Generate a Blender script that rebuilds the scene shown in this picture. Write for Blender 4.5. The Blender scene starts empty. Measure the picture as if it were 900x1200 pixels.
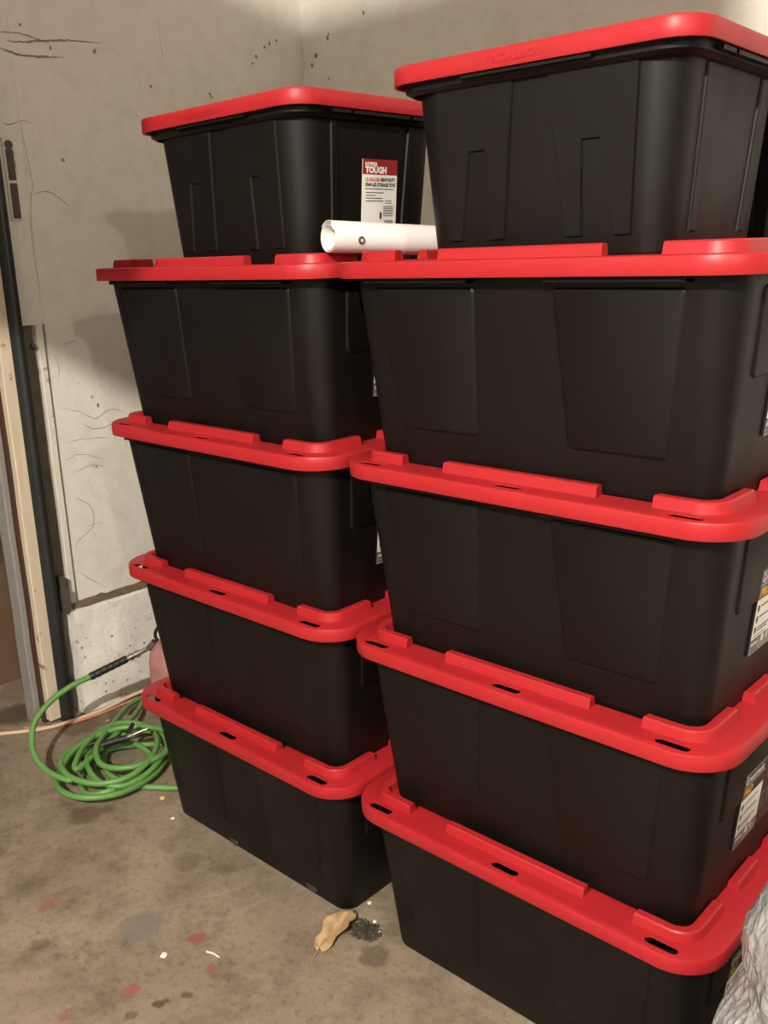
import bpy, bmesh, math, random
from mathutils import Vector, Matrix, noise
PI = math.pi
random.seed(7)
sc = bpy.context.scene
C = sc.collection

# ------------------------------------------------------------------ camera
# room axes: X along the row of totes, Y towards the wall behind them, Z up
PITCH, ROLL, HEAD, CAMH, FPX = 0.2685, -0.0323, -0.749, 1.4049, 1099.7
cp, sp, cr, sr = math.cos(PITCH), math.sin(PITCH), math.cos(ROLL), math.sin(ROLL)
ct, st = math.cos(HEAD), math.sin(HEAD)
def _rot(x, y, z): return Vector((x*ct + y*st, -x*st + y*ct, z))
right = _rot(cr, sr*sp, sr*cp); up = _rot(-sr, cr*sp, cr*cp); fwd = _rot(0, cp, -sp)
cd = bpy.data.cameras.new('camera'); cam = bpy.data.objects.new('camera', cd); C.objects.link(cam)
m = Matrix((right, up, -fwd)).transposed().to_4x4(); m.translation = Vector((0, 0, CAMH))
cam.matrix_world = m
cd.sensor_fit = 'VERTICAL'; cd.sensor_height = 36.0; cd.sensor_width = 27.0
cd.lens = FPX/1200*36.0; cd.clip_start = 0.02
sc.camera = cam

# ------------------------------------------------------------------ world, lamps, exposure
w = bpy.data.worlds.new('world'); sc.world = w; w.use_nodes = True
w.node_tree.nodes['Background'].inputs[0].default_value = (0.75, 0.78, 1.0, 1)
w.node_tree.nodes['Background'].inputs[1].default_value = 0.25
def bulb(name, loc, power, color, size):
    l = bpy.data.lights.new(name, 'POINT'); l.energy = power; l.color = color; l.shadow_soft_size = size
    o = bpy.data.objects.new(name, l); o.location = loc; C.objects.link(o); return o
bulb('ceiling_bulb', (0.3, -1.6, 2.9), 810, (1.0, 0.935, 0.845), 0.017)
bulb('side_bulb', (2.4, -0.85, 2.36), 135, (1.0, 0.93, 0.84), 0.05)
sc.view_settings.view_transform = 'Standard'
sc.view_settings.look = 'None'
sc.view_settings.gamma = 1.0
sc.view_settings.exposure = 0.0
sc.view_settings.use_curve_mapping = False

# ------------------------------------------------------------------ material helpers
class NT:
    def __init__(s, name):
        s.m = bpy.data.materials.new(name); s.m.use_nodes = True
        s.t = s.m.node_tree; s.b = s.t.nodes['Principled BSDF']
        s.tc = None
    def n(s, typ, **kw):
        nd = s.t.nodes.new(typ)
        for k, v in kw.items():
            if k in nd.inputs: nd.inputs[k].default_value = v
            else: setattr(nd, k, v)
        return nd
    def l(s, a, b): s.t.links.new(a, b)
    def coord(s, kind='Object'):
        if s.tc is None: s.tc = s.n('ShaderNodeTexCoord')
        return s.tc.outputs[kind]
    def noise(s, scale, detail=4, rough=0.55, dist=0.0, src=None):
        nd = s.n('ShaderNodeTexNoise'); nd.inputs['Scale'].default_value = scale
        nd.inputs['Detail'].default_value = detail; nd.inputs['Roughness'].default_value = rough
        nd.inputs['Distortion'].default_value = dist
        s.l(src if src else s.coord(), nd.inputs['Vector']); return nd.outputs['Fac']
    def ramp(s, fac, stops):
        nd = s.n('ShaderNodeValToRGB'); el = nd.color_ramp.elements
        while len(el) < len(stops): el.new(0.5)
        for e, (p, c) in zip(el, stops):
            e.position = p; e.color = (*c, 1) if len(c) == 3 else c
        s.l(fac, nd.inputs[0]); return nd.outputs[0]
    def mixc(s, fac, a, b):
        nd = s.n('ShaderNodeMix', data_type='RGBA')
        for sock, v in ((nd.inputs[0], fac), (nd.inputs[6], a), (nd.inputs[7], b)):
            if hasattr(v, 'type') and hasattr(v, 'node'): s.l(v, sock)
            elif isinstance(v, (int, float)): sock.default_value = v
            else: sock.default_value = (*v, 1)
        return nd.outputs[2]
    def math(s, op, a, b=0.0, clamp=False):
        nd = s.n('ShaderNodeMath', operation=op); nd.use_clamp = clamp
        for sock, v in ((nd.inputs[0], a), (nd.inputs[1], b)):
            if isinstance(v, (int, float)): sock.default_value = v
            else: s.l(v, sock)
        return nd.outputs[0]
    def bump(s, h, strength=0.3, dist=0.002):
        nd = s.n('ShaderNodeBump'); nd.inputs['Strength'].default_value = strength
        nd.inputs['Distance'].default_value = dist
        s.l(h, nd.inputs['Height']); s.l(nd.outputs[0], s.b.inputs['Normal'])
    def col(s, c):
        if hasattr(c, 'node'): s.l(c, s.b.inputs['Base Color'])
        else: s.b.inputs['Base Color'].default_value = (*c, 1)
    def rough(s, r):
        if hasattr(r, 'node'): s.l(r, s.b.inputs['Roughness'])
        else: s.b.inputs['Roughness'].default_value = r
    def spec(s, v): s.b.inputs['Specular IOR Level'].default_value = v

def simple(name, c, rough=0.6, spec=0.4, metal=0.0, var=0.12, scale=30, bump=0.0):
    t = NT(name); t.rough(rough); t.spec(spec); t.b.inputs['Metallic'].default_value = metal
    f = t.noise(scale, 3)
    t.col(t.mixc(f, tuple(x*(1-var) for x in c), tuple(min(1, x*(1+var)) for x in c)))
    if bump: t.bump(t.noise(scale*4, 4), bump, 0.002)
    return t.m

def mat_wall():
    t = NT('painted_plaster'); t.rough(0.75); t.spec(0.25)
    f1 = t.noise(2.2, 5, 0.6); f2 = t.noise(17, 5, 0.6)
    c = t.mixc(f1, (0.64, 0.605, 0.535), (0.75, 0.715, 0.64))
    c = t.mixc(t.math('MULTIPLY', t.ramp(f2, [(0.46, (0, 0, 0)), (0.75, (1, 1, 1))]), 0.30), c, (0.47, 0.42, 0.34))
    v = t.n('ShaderNodeTexVoronoi'); v.inputs['Scale'].default_value = 11; t.l(t.coord(), v.inputs['Vector'])
    sp_ = t.ramp(v.outputs['Distance'], [(0.035, (1, 1, 1)), (0.06, (0, 0, 0))])
    gate = t.ramp(t.noise(3.3, 2), [(0.5, (0, 0, 0)), (0.6, (1, 1, 1))])
    c = t.mixc(t.math('MULTIPLY', t.math('MULTIPLY', sp_, gate), 0.6), c, (0.16, 0.12, 0.08))
    t.col(c)
    t.bump(t.math('ADD', t.noise(60, 4), t.math('MULTIPLY', t.noise(7, 4), 2.0)), 0.35, 0.004)
    return t.m
def mat_curb():
    t = NT('painted_rough_concrete'); t.rough(0.8); t.spec(0.25)
    c = t.mixc(t.noise(6, 5, 0.65), (0.74, 0.70, 0.61), (0.88, 0.85, 0.77))
    v = t.n('ShaderNodeTexVoronoi'); v.inputs['Scale'].default_value = 42; t.l(t.coord(), v.inputs['Vector'])
    pit = t.ramp(v.outputs['Distance'], [(0.13, (1, 1, 1)), (0.24, (0, 0, 0))])
    gate = t.ramp(t.noise(14, 3), [(0.5, (0, 0, 0)), (0.58, (1, 1, 1))])
    c = t.mixc(t.math('MULTIPLY', t.math('MULTIPLY', pit, gate), 0.8), c, (0.16, 0.12, 0.07))
    dirt = t.ramp(t.noise(22, 6, 0.7), [(0.56, (0, 0, 0)), (0.72, (1, 1, 1))])
    c = t.mixc(t.math('MULTIPLY', dirt, 0.5), c, (0.30, 0.24, 0.15))
    t.col(c); t.bump(t.noise(45, 6, 0.7), 0.8, 0.006)
    return t.m
def mat_floor():
    t = NT('stained_concrete'); t.rough(0.82); t.spec(0.2)
    f1 = t.noise(2.4, 8, 0.68, 0.6); f2 = t.noise(9, 7, 0.68); f3 = t.noise(60, 5, 0.7); f4 = t.noise(4.0, 6, 0.7, 0.8)
    c = t.mixc(t.ramp(f1, [(0.3, (0, 0, 0)), (0.7, (1, 1, 1))]), (0.19, 0.147, 0.102), (0.32, 0.254, 0.180))
    c = t.mixc(t.math('MULTIPLY', t.ramp(f2, [(0.46, (0, 0, 0)), (0.70, (1, 1, 1))]), 0.8), c, (0.115, 0.083, 0.054))
    c = t.mixc(t.math('MULTIPLY', t.ramp(f4, [(0.56, (0, 0, 0)), (0.68, (1, 1, 1))]), 0.45), c, (0.37, 0.305, 0.225))
    c = t.mixc(t.math('MULTIPLY', t.ramp(f3, [(0.52, (0, 0, 0)), (0.70, (1, 1, 1))]), 0.6), c, (0.10, 0.074, 0.047))
    # old spills and paint marks, each with its own place and outline
    wob = t.n('ShaderNodeTexNoise'); wob.inputs['Scale'].default_value = 28; wob.inputs['Detail'].default_value = 5
    t.l(t.coord(), wob.inputs['Vector'])
    add = t.n('ShaderNodeVectorMath', operation='MULTIPLY_ADD'); t.l(wob.outputs['Color'], add.inputs[0])
    add.inputs[1].default_value = (0.05, 0.05, 0); t.l(t.coord(), add.inputs[2])
    red = (0.27, 0.085, 0.07); dk = (0.07, 0.045, 0.028); gr = (0.17, 0.15, 0.13)
    for x, y, r, colr, a in ((-1.479, .955, .017, red, .9), (-1.382, .919, .016, red, .8), (-1.456, .777, .017, red, .8),
                             (-1.827, .801, .03, red, .5), (-1.383, .795, .018, dk, .85), (-1.361, .846, .012, dk, .6), (-1.40, .74, .014, dk, .6),
                             (-1.603, .898, .06, gr, .7), (-2.085, 1.046, .05, dk, .6), (-2.06, 1.10, .03, dk, .6),
                             (-1.148, 1.165, .035, dk, .6), (-1.71, 1.10, .045, dk, .35), (-2.78, 1.20, .09, dk, .8),
                             (-2.55, 1.30, .08, dk, .6), (-2.5, 1.42, .06, dk, .6), (-2.12, .80, .06, dk, .35), (-1.23, 1.20, .035, dk, .5),
                             (-1.72, .72, .03, dk, .5), (-1.50, .66, .02, red, .6)):
        d = t.n('ShaderNodeVectorMath', operation='DISTANCE'); t.l(add.outputs[0], d.inputs[0])
        d.inputs[1].default_value = (x+.025, y+.025, 0)
        mk = t.ramp(t.math('DIVIDE', d.outputs['Value'], r), [(0.6, (1, 1, 1)), (1.0, (0, 0, 0))])
        c = t.mixc(t.math('MULTIPLY', mk, a), c, colr)
    t.col(c)
    t.bump(t.math('ADD', f3, t.math('MULTIPLY', f2, 1.5)), 0.5, 0.004)
    return t.m
def mat_black():
    t = NT('black_polypropylene'); t.spec(0.27)
    t.col(t.mixc(t.noise(9, 4), (0.0032, 0.0021, 0.0016), (0.0050, 0.0034, 0.0027)))
    t.rough(t.ramp(t.noise(12, 5), [(0.3, (0.46,)*3), (0.75, (0.57,)*3)]))
    t.bump(t.noise(900, 2), 0.06, 0.0006)
    return t.m
def mat_red():
    t = NT('red_polypropylene'); t.spec(0.34)
    t.col(t.mixc(t.noise(14, 5, 0.6), (0.32, 0.0125, 0.016), (0.38, 0.018, 0.022)))
    t.rough(t.ramp(t.noise(10, 5), [(0.3, (0.36,)*3), (0.75, (0.5,)*3)]))
    t.bump(t.noise(500, 2), 0.05, 0.0008)
    return t.m
def mat_wood(name, c1, c2, chip):
    t = NT(name); t.rough(0.7); t.spec(0.3)
    mp = t.n('ShaderNodeMapping'); mp.inputs['Scale'].default_value = (30, 30, 3); t.l(t.coord(), mp.inputs[0])
    g = t.noise(1.2, 6, 0.6, 1.0, mp.outputs[0])
    c = t.mixc(g, c1, c2)
    ch = t.ramp(t.noise(11, 6, 0.7), [(0.60, (0, 0, 0)), (0.66, (1, 1, 1))])
    t.col(t.mixc(t.math('MULTIPLY', ch, 0.85), c, chip)); t.bump(g, 0.3, 0.003)
    return t.m
def mat_steel():
    t = NT('dark_scuffed_steel'); t.rough(0.42); t.b.inputs['Metallic'].default_value = 0.35
    mp = t.n('ShaderNodeMapping'); mp.inputs['Scale'].default_value = (40, 40, 5); t.l(t.coord(), mp.inputs[0])
    g = t.noise(1.0, 6, 0.7, 0.4, mp.outputs[0])
    c = t.mixc(t.noise(3, 4), (0.012, 0.014, 0.015), (0.034, 0.035, 0.035))
    c = t.mixc(t.ramp(g, [(0.70, (0, 0, 0)), (0.76, (1, 1, 1))]), c, (0.55, 0.53, 0.48))
    t.col(c); t.bump(g, 0.2, 0.001); return t.m
def mat_bag():
    t = NT('thin_silver_plastic_film'); t.spec(0.6); t.rough(0.31)
    f = t.noise(16, 6, 0.6)
    t.col(t.mixc(f, (0.29, 0.295, 0.295), (0.50, 0.505, 0.505)))
    t.b.inputs['Metallic'].default_value = 0.15
    w = t.n('ShaderNodeTexNoise'); w.inputs['Scale'].default_value = 14; w.inputs['Detail'].default_value = 3; t.l(t.coord(), w.inputs['Vector'])
    mx = t.n('ShaderNodeVectorMath', operation='MULTIPLY_ADD'); t.l(w.outputs['Color'], mx.inputs[0]); mx.inputs[1].default_value = (0.10, 0.10, 0.10); t.l(t.coord(), mx.inputs[2])
    hs = []
    for sc_ in (20, 47):
        v = t.n('ShaderNodeTexVoronoi'); v.feature = 'DISTANCE_TO_EDGE'; v.inputs['Scale'].default_value = sc_; t.l(mx.outputs[0], v.inputs['Vector'])
        hs.append(t.ramp(v.outputs['Distance'], [(0.0, (1, 1, 1)), (0.22, (0, 0, 0))]))
    t.bump(t.math('ADD', hs[0], t.math('MULTIPLY', hs[1], 0.5)), 0.42, 0.005); return t.m

M = {
 'wall': mat_wall(), 'curb': mat_curb(), 'floor': mat_floor(), 'black': mat_black(), 'red': mat_red(),
 'white_wood': mat_wood('white_painted_board', (0.60, 0.56, 0.47), (0.70, 0.66, 0.56), (0.25, 0.19, 0.12)),
 'cream_wood': mat_wood('cream_weathered_board', (0.50, 0.41, 0.29), (0.66, 0.56, 0.42), (0.15, 0.07, 0.04)),
 'grey_wood': simple('grey_door_stop', (0.24, 0.225, 0.21), 0.7), 'rust': simple('dark_rust_red_gap', (0.05, 0.018, 0.012), 0.8),
 'recess_strip': simple('mottled_grey_brown', (0.155, 0.13, 0.10), 0.85, 0.2, 0, 0.35, 25, 0.4), 'dirt': simple('loose_brown_dirt', (0.13, 0.095, 0.06), 0.95, 0.1, 0, 0.5, 40, 0.8),
 'steel': mat_steel(), 'slot': simple('dark_slot_metal', (0.075, 0.06, 0.048), 0.6),
 'crack': simple('dark_crack', (0.24, 0.20, 0.15), 0.9, 0.1), 'web': simple('grey_dusty_web', (0.25, 0.21, 0.165), 0.95, 0.05),
 'ceil': simple('ceiling_paint', (0.36, 0.335, 0.30), 0.9), 'blocker': simple('blocker_brown', (0.22, 0.14, 0.08), 0.8),
 'hose': simple('green_rubber_hose', (0.105, 0.255, 0.06), 0.45, 0.5, 0, 0.15, 20), 'rubber': simple('black_rubber', (0.014, 0.013, 0.012), 0.5),
 'chrome': simple('worn_chrome', (0.55, 0.53, 0.49), 0.28, 0.5, 1.0), 'pink': simple('faded_pink_red_enamel', (0.40, 0.19, 0.175), 0.6, 0.3, 0, 0.4, 22),
 'cord': simple('faded_orange_cord', (0.50, 0.21, 0.13), 0.6), 'brown_cord': simple('dark_brown_cord', (0.045, 0.028, 0.018), 0.6), 'cream_cord': simple('cream_cord', (0.62, 0.45, 0.32), 0.6),
 'card': simple('brown_cardboard', (0.135, 0.082, 0.048), 0.85, 0.2, 0, 0.12, 8), 'tape': simple('brown_tape', (0.25, 0.16, 0.08), 0.4),
 'lav': simple('lavender_plastic', (0.30, 0.27, 0.40), 0.5), 'paper': simple('white_coated_paper', (0.80, 0.78, 0.74), 0.55, 0.3, 0, 0.03, 60),
 'lab_white': simple('label_white', (0.78, 0.76, 0.70), 0.5, 0.3, 0, 0.03), 'lab_black': simple('label_black', (0.012, 0.011, 0.010), 0.35),
 'lab_red': simple('label_dark_red', (0.27, 0.018, 0.020), 0.45, 0.4, 0, 0.05), 'lab_yellow': simple('label_amber', (0.75, 0.38, 0.03), 0.45, 0.4, 0, 0.05),
 'lab_grey': simple('label_grey', (0.22, 0.21, 0.20), 0.4), 'lab_ink': simple('label_ink', (0.05, 0.045, 0.04), 0.5), 'lab_orange': simple('label_orange_red', (0.50, 0.10, 0.03), 0.5),
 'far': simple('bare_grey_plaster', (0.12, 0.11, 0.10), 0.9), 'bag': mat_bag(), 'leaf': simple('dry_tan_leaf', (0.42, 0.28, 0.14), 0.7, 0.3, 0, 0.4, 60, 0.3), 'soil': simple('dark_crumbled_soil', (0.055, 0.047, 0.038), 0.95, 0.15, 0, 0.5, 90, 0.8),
 'chip': simple('pale_chip', (0.80, 0.76, 0.66), 0.7), 'straw': simple('yellow_chip', (0.62, 0.47, 0.22), 0.7), 'scuff': simple('grey_scuffed_plastic', (0.045, 0.043, 0.041), 0.7),
}

# ------------------------------------------------------------------ mesh helpers
class MB:
    def __init__(s): s.v = []; s.f = []; s.mi = []; s.mi_cur = 0
    def add(s, vs, fs):
        k = len(s.v); s.v += [tuple(p) for p in vs]
        for f in fs: s.f.append(tuple(i+k for i in f)); s.mi.append(s.mi_cur)
    def box(s, x0, x1, y0, y1, z0, z1):
        s.add([(x0,y0,z0),(x1,y0,z0),(x1,y1,z0),(x0,y1,z0),(x0,y0,z1),(x1,y0,z1),(x1,y1,z1),(x0,y1,z1)],
              [(0,3,2,1),(4,5,6,7),(0,1,5,4),(1,2,6,5),(2,3,7,6),(3,0,4,7)])
    def loft(s, loops, cap0=True, cap1=True, closed=True):
        n = len(loops[0]); vs = [p for L in loops for p in L]; fs = []
        for i in range(len(loops)-1):
            for j in range(n if closed else n-1):
                a, b = i*n+j, i*n+(j+1) % n
                fs.append((a, b, b+n, a+n))
        if cap0: fs.append(tuple(range(n-1, -1, -1)))
        if cap1: fs.append(tuple((len(loops)-1)*n + i for i in range(n)))
        s.add(vs, fs)
    def tube(s, pts, r, seg=8, caps=True):
        pts = [Vector(p) for p in pts]; loops = []
        t0 = (pts[1]-pts[0]).normalized(); ref = Vector((0,0,1)) if abs(t0.z) < .9 else Vector((1,0,0))
        nrm = (ref - t0*ref.dot(t0)).normalized()
        for i, p in enumerate(pts):
            t = (pts[min(i+1, len(pts)-1)] - pts[max(i-1, 0)]).normalized()
            nrm = (nrm - t*nrm.dot(t)).normalized(); b = t.cross(nrm)
            rr_ = r[i] if isinstance(r, (list, tuple)) else r
            loops.append([p + (nrm*math.cos(2*PI*k/seg) + b*math.sin(2*PI*k/seg))*rr_ for k in range(seg)])
        s.loft(loops, caps, caps)
    def mesh(s, name, mats, smooth=None):
        me = bpy.data.meshes.new(name); me.from_pydata(s.v, [], s.f); me.update()
        for mm in (mats if isinstance(mats, (list, tuple)) else [mats]): me.materials.append(mm)
        for p, i in zip(me.polygons, s.mi): p.material_index = i
        bm = bmesh.new(); bm.from_mesh(me); bmesh.ops.recalc_face_normals(bm, faces=bm.faces) if s.__dict__.get('recalc', True) else None
        bm.to_mesh(me); bm.free()
        if smooth is not None:
            me.polygons.foreach_set('use_smooth', [True]*len(me.polygons)); me.set_sharp_from_angle(angle=math.radians(smooth))
        return me
    def build(s, name, mats, parent=None, smooth=None):
        return place(name, s.mesh(name, mats, smooth), parent)
def place(name, me, parent=None, loc=None, rz=0):
    o = bpy.data.objects.new(name, me); C.objects.link(o)
    if parent: o.parent = parent
    if loc: o.location = loc
    o.rotation_euler[2] = rz
    return o
def tag(o, label=None, cat=None, group=None, kind=None):
    for k, v in (('label', label), ('category', cat), ('group', group), ('kind', kind)):
        if v: o[k] = v
    return o
def empty(name, loc, rz=0):
    o = bpy.data.objects.new(name, None); o.location = loc; o.rotation_euler[2] = rz; o.empty_display_size = 0.05; C.objects.link(o); return o
def catmull(P, n=8):
    P = [Vector(p) for p in P]; out = []
    Q = [P[0]*2-P[1]] + P + [P[-1]*2-P[-2]]
    for i in range(1, len(Q)-2):
        a, b, c, d = Q[i-1:i+3]
        for k in range(n):
            t = k/n
            out.append(0.5*((2*b) + (c-a)*t + (2*a-5*b+4*c-d)*t*t + (3*b-a-3*c+d)*t**3))
    out.append(P[-1]); return out
def rr(a, b, c, z, n=8):
    out = []
    for cx, cy, a0 in ((a-c, b-c, 0), (-a+c, b-c, PI/2), (-a+c, -b+c, PI), (a-c, -b+c, 1.5*PI)):
        for k in range(n+1):
            th = a0 + PI/2*k/n
            out.append((cx + c*math.cos(th), cy + c*math.sin(th), z))
    return out
def text_mesh(s, body, size, xf, mi, shear=0, bold=0.0, width=None):
    """lay a line of lettering through xf(x, y) -> 3D point into the mesh builder s"""
    cu = bpy.data.curves.new('lettering', 'FONT'); cu.body = body; cu.size = size; cu.shear = shear; cu.offset = bold; cu.resolution_u = 2
    o = bpy.data.objects.new('lettering', cu); C.objects.link(o)
    dg = bpy.context.evaluated_depsgraph_get(); me = bpy.data.meshes.new_from_object(o.evaluated_get(dg))
    xs = [v.co.x for v in me.vertices]; k = 1.0
    if width and xs: k = width/(max(xs)-min(xs))
    x0 = min(xs) if xs else 0
    old = s.mi_cur; s.mi_cur = mi
    s.add([xf((v.co.x-x0)*k, v.co.y) for v in me.vertices], [tuple(p.vertices) for p in me.polygons]); s.mi_cur = old
    bpy.data.objects.remove(o); bpy.data.curves.remove(cu); bpy.data.meshes.remove(me)

# ------------------------------------------------------------------ the room
XW, YB = -2.65, 2.50          # face of the side wall, face of the wall behind the totes
def struct(name, mb, mat, parent=None, smooth=None):
    o = mb.build(name, mat, parent, smooth); o['kind'] = 'structure'; return o
b = MB(); b.box(-5.2, 4.0, -4.4, 2.7, -0.1, 0.0); fl = struct('floor', b, M['floor']); fl['label'] = 'stained brown concrete garage floor'
b = MB(); b.box(-5.2, 4.0, -4.4, 2.7, 3.06, 3.16); struct('ceiling', b, M['ceil'])['label'] = 'plain garage ceiling above the totes'
b = MB(); b.box(XW-0.15, 4.0, YB, YB+0.15, 0.0, 3.06); wb = struct('wall_back', b, M['wall']); wb['label'] = 'dull cream plaster wall behind the stacked totes'
b = MB(); b.box(XW-0.15, XW, 1.404, YB, 0.0, 3.06); wl = struct('wall_left', b, M['wall']); wl['label'] = 'cracked cream plaster wall left of the totes'
b = MB(); b.box(XW-0.15, XW, -1.6, 1.404, 2.12, 3.06); b.box(XW-0.15, XW, -4.4, -1.6, 0, 3.06); struct('wall_left_header', b, M['wall'])['label'] = 'cream wall over the wide door opening'
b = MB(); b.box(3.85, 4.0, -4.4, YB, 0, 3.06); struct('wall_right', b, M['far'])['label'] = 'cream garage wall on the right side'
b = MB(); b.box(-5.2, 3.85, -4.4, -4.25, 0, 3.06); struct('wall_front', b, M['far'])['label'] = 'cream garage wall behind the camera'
b = MB(); b.box(-5.2, -5.05, -4.25, 2.7, 0, 3.06); b.box(-5.05, XW-0.15, 2.55, 2.7, 0, 3.06); struct('wall_far', b, M['grey_wood'])['label'] = 'grey wall of the space beyond the opening'
# unseen blocker, added and stepped to cast the dim band on the upper walls
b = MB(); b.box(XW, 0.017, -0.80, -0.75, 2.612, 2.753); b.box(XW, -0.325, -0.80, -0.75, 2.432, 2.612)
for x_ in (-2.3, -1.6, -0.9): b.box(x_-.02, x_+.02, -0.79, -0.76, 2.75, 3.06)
struct('light_blocker', b, M['blocker'])['label'] = 'added shade-casting beam hung below the ceiling'
# rough concrete footing along the wall base
b = MB(); ny = 60; nz = 16
random.seed(3)
def curbx(y, z): return -2.602 + 0.008*noise.noise((y*9, z*9, 1.3)) + 0.004*noise.noise((y*31, z*31, 4))
vs = []; fs = []
for j in range(nz+1):
    for i in range(ny+1):
        y = 1.352 + (YB-1.352)*i/ny; z = 0.345*j/nz
        vs.append((curbx(y, z), y + (0.006*noise.noise((z*14, 2, 5)) if i == 0 else 0), z + (0.008*noise.noise((y*12, 7, 0)) if j == nz else 0)))
for j in range(nz):
    for i in range(ny):
        a = j*(ny+1)+i; fs.append((a, a+1, a+ny+2, a+ny+1))
k = len(vs)
for i in range(ny+1):
    y = vs[nz*(ny+1)+i][1]; vs.append((XW-0.02, y, 0.352))
for i in range(ny): a = nz*(ny+1)+i; fs.append((a, a+1, k+i+1, k+i))
k2 = len(vs)
for j in range(nz+1): vs.append((XW-0.06, 1.352, 0.345*j/nz))
for j in range(nz): a = j*(ny+1); fs.append((a, a+ny+1, k2+j+1, k2+j))
b.add(vs, fs); struct('baseboard_left', b, M['curb'], None, 50)['label'] = 'pitted white painted concrete footing under the cracked wall'
bbl = bpy.data.objects['baseboard_left']
b = MB(); vs = []; fs = []
for i in range(ny+1):
    y = 1.37 + (YB-1.38)*i/ny
    hh = 0.012 + 0.012*noise.noise((y*14, 0, 2)) + 0.01*noise.noise((y*45, 3, 2))
    vs += [(-2.622 + 0.012*noise.noise((y*22, 9, 1)), y, 0.3495), (-2.634, y, 0.353+0.3*max(hh, 0.002)), (XW+0.001, y, 0.356+0.7*max(hh, 0.002)), (XW-0.005, y, 0.356+0.7*max(hh, 0.002))]
for i in range(ny):
    for k in range(3): a = i*4+k; fs.append((a, a+4, a+5, a+1))
b.add(vs, fs); b.build('dirt', M['dirt'], bbl, 60)['kind'] = 'stuff'
# boards and steel at the edge of the door opening
sY = lambda y, X: y*abs(X)/2.62
def board(name, mat, y0, y1, x0, x1, z0, z1, label, wob=0.003):
    b = MB(); loops = []; n = 24
    for i in range(n+1):
        z = z0 + (z1-z0)*i/n; e = wob*noise.noise((z*7, y0*10, 3)); e2 = wob*noise.noise((z*7, y1*10, 8)); c_ = 0.003
        loops.append([(x0, y0+e, z), (x1-c_, y0+e, z), (x1, y0+e+c_, z), (x1, y1+e2-c_, z), (x1-c_, y1+e2, z), (x0, y1+e2, z)])
    b.loft(loops); o = struct(name, b, mat, None, 35); o['label'] = label; return o
board('trim_1', M['white_wood'], 1.372, 1.395, XW-0.10, XW+0.004, 0.36, 1.235, 'narrow white board beside the cracked wall')
board('trim_2', M['recess_strip'], 1.325, 1.374, XW-0.14, XW-0.022, 0.0, 1.235, 'grey-brown recessed strip between steel post and white board')  # set-back strip in mottled grey-brown
t3 = board('trim_3', M['cream_wood'], 1.242, 1.288, XW-0.05, -2.622, 0.012, 2.12, 'weathered cream door jamb board left of the steel post')
board('trim_4', M['rust'], 1.234, 1.252, XW-0.06, -2.648, 0.0, 2.12, 'dark rust red gap along the door jamb')
board('trim_6', M['grey_wood'], 1.216, 1.238, XW-0.075, -2.668, 0.0, 2.12, 'grey door stop strip at the opening edge')
# upper part of the wall edge, flush plaster round the slotted iron
b = MB(); b.box(XW-0.15, XW-0.001, 1.290, 1.405, 1.235, 2.12); o = struct('trim_7', b, M['wall']); o['label'] = 'plaster strip above the white board'
slot_o = o
b = MB(); b.box(XW-0.02, XW+0.0035, 1.343, 1.376, 1.528, 1.748); b.build('slot_plate', M['white_wood'], slot_o)
for z0, z1 in ((1.533, 1.628), (1.636, 1.718)):
    b = MB(); b.box(XW, XW+0.0045, 1.349, 1.371, z0, z1); b.build('slot', M['slot'], slot_o)
b = MB(); b.tube([(XW-0.004, 1.360, 1.730), (XW+0.006, 1.360, 1.730)], 0.012, 12); b.build('bolt_hole', M['slot'], slot_o)
# steel post (track) in front of the jamb
b = MB(); prof = [(-2.645, 1.274), (-2.618, 1.278), (-2.600, 1.290), (-2.597, 1.300), (-2.600, 1.309), (-2.618, 1.318), (-2.660, 1.330)]
b.loft([[(x, y, z) for x, y in prof] for z in (0.0, 0.5, 1.0, 1.5, 2.12)])
post = b.build('door_track', M['steel'], None, 40); tag(post, 'dark scuffed steel door track standing against the left wall', 'door track')
b = MB(); b.box(-2.648, -2.604, 1.325, 1.350, 0.36, 0.43); b.box(-2.648, -2.61, 1.33, 1.345, 0.43, 0.47); b.build('bracket', M['slot'], post)
b = MB(); b.tube([(-2.648, 1.352, 1.178), (-2.630, 1.352, 1.178)], 0.006, 8); b.build('bolt', M['slot'], post)

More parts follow.
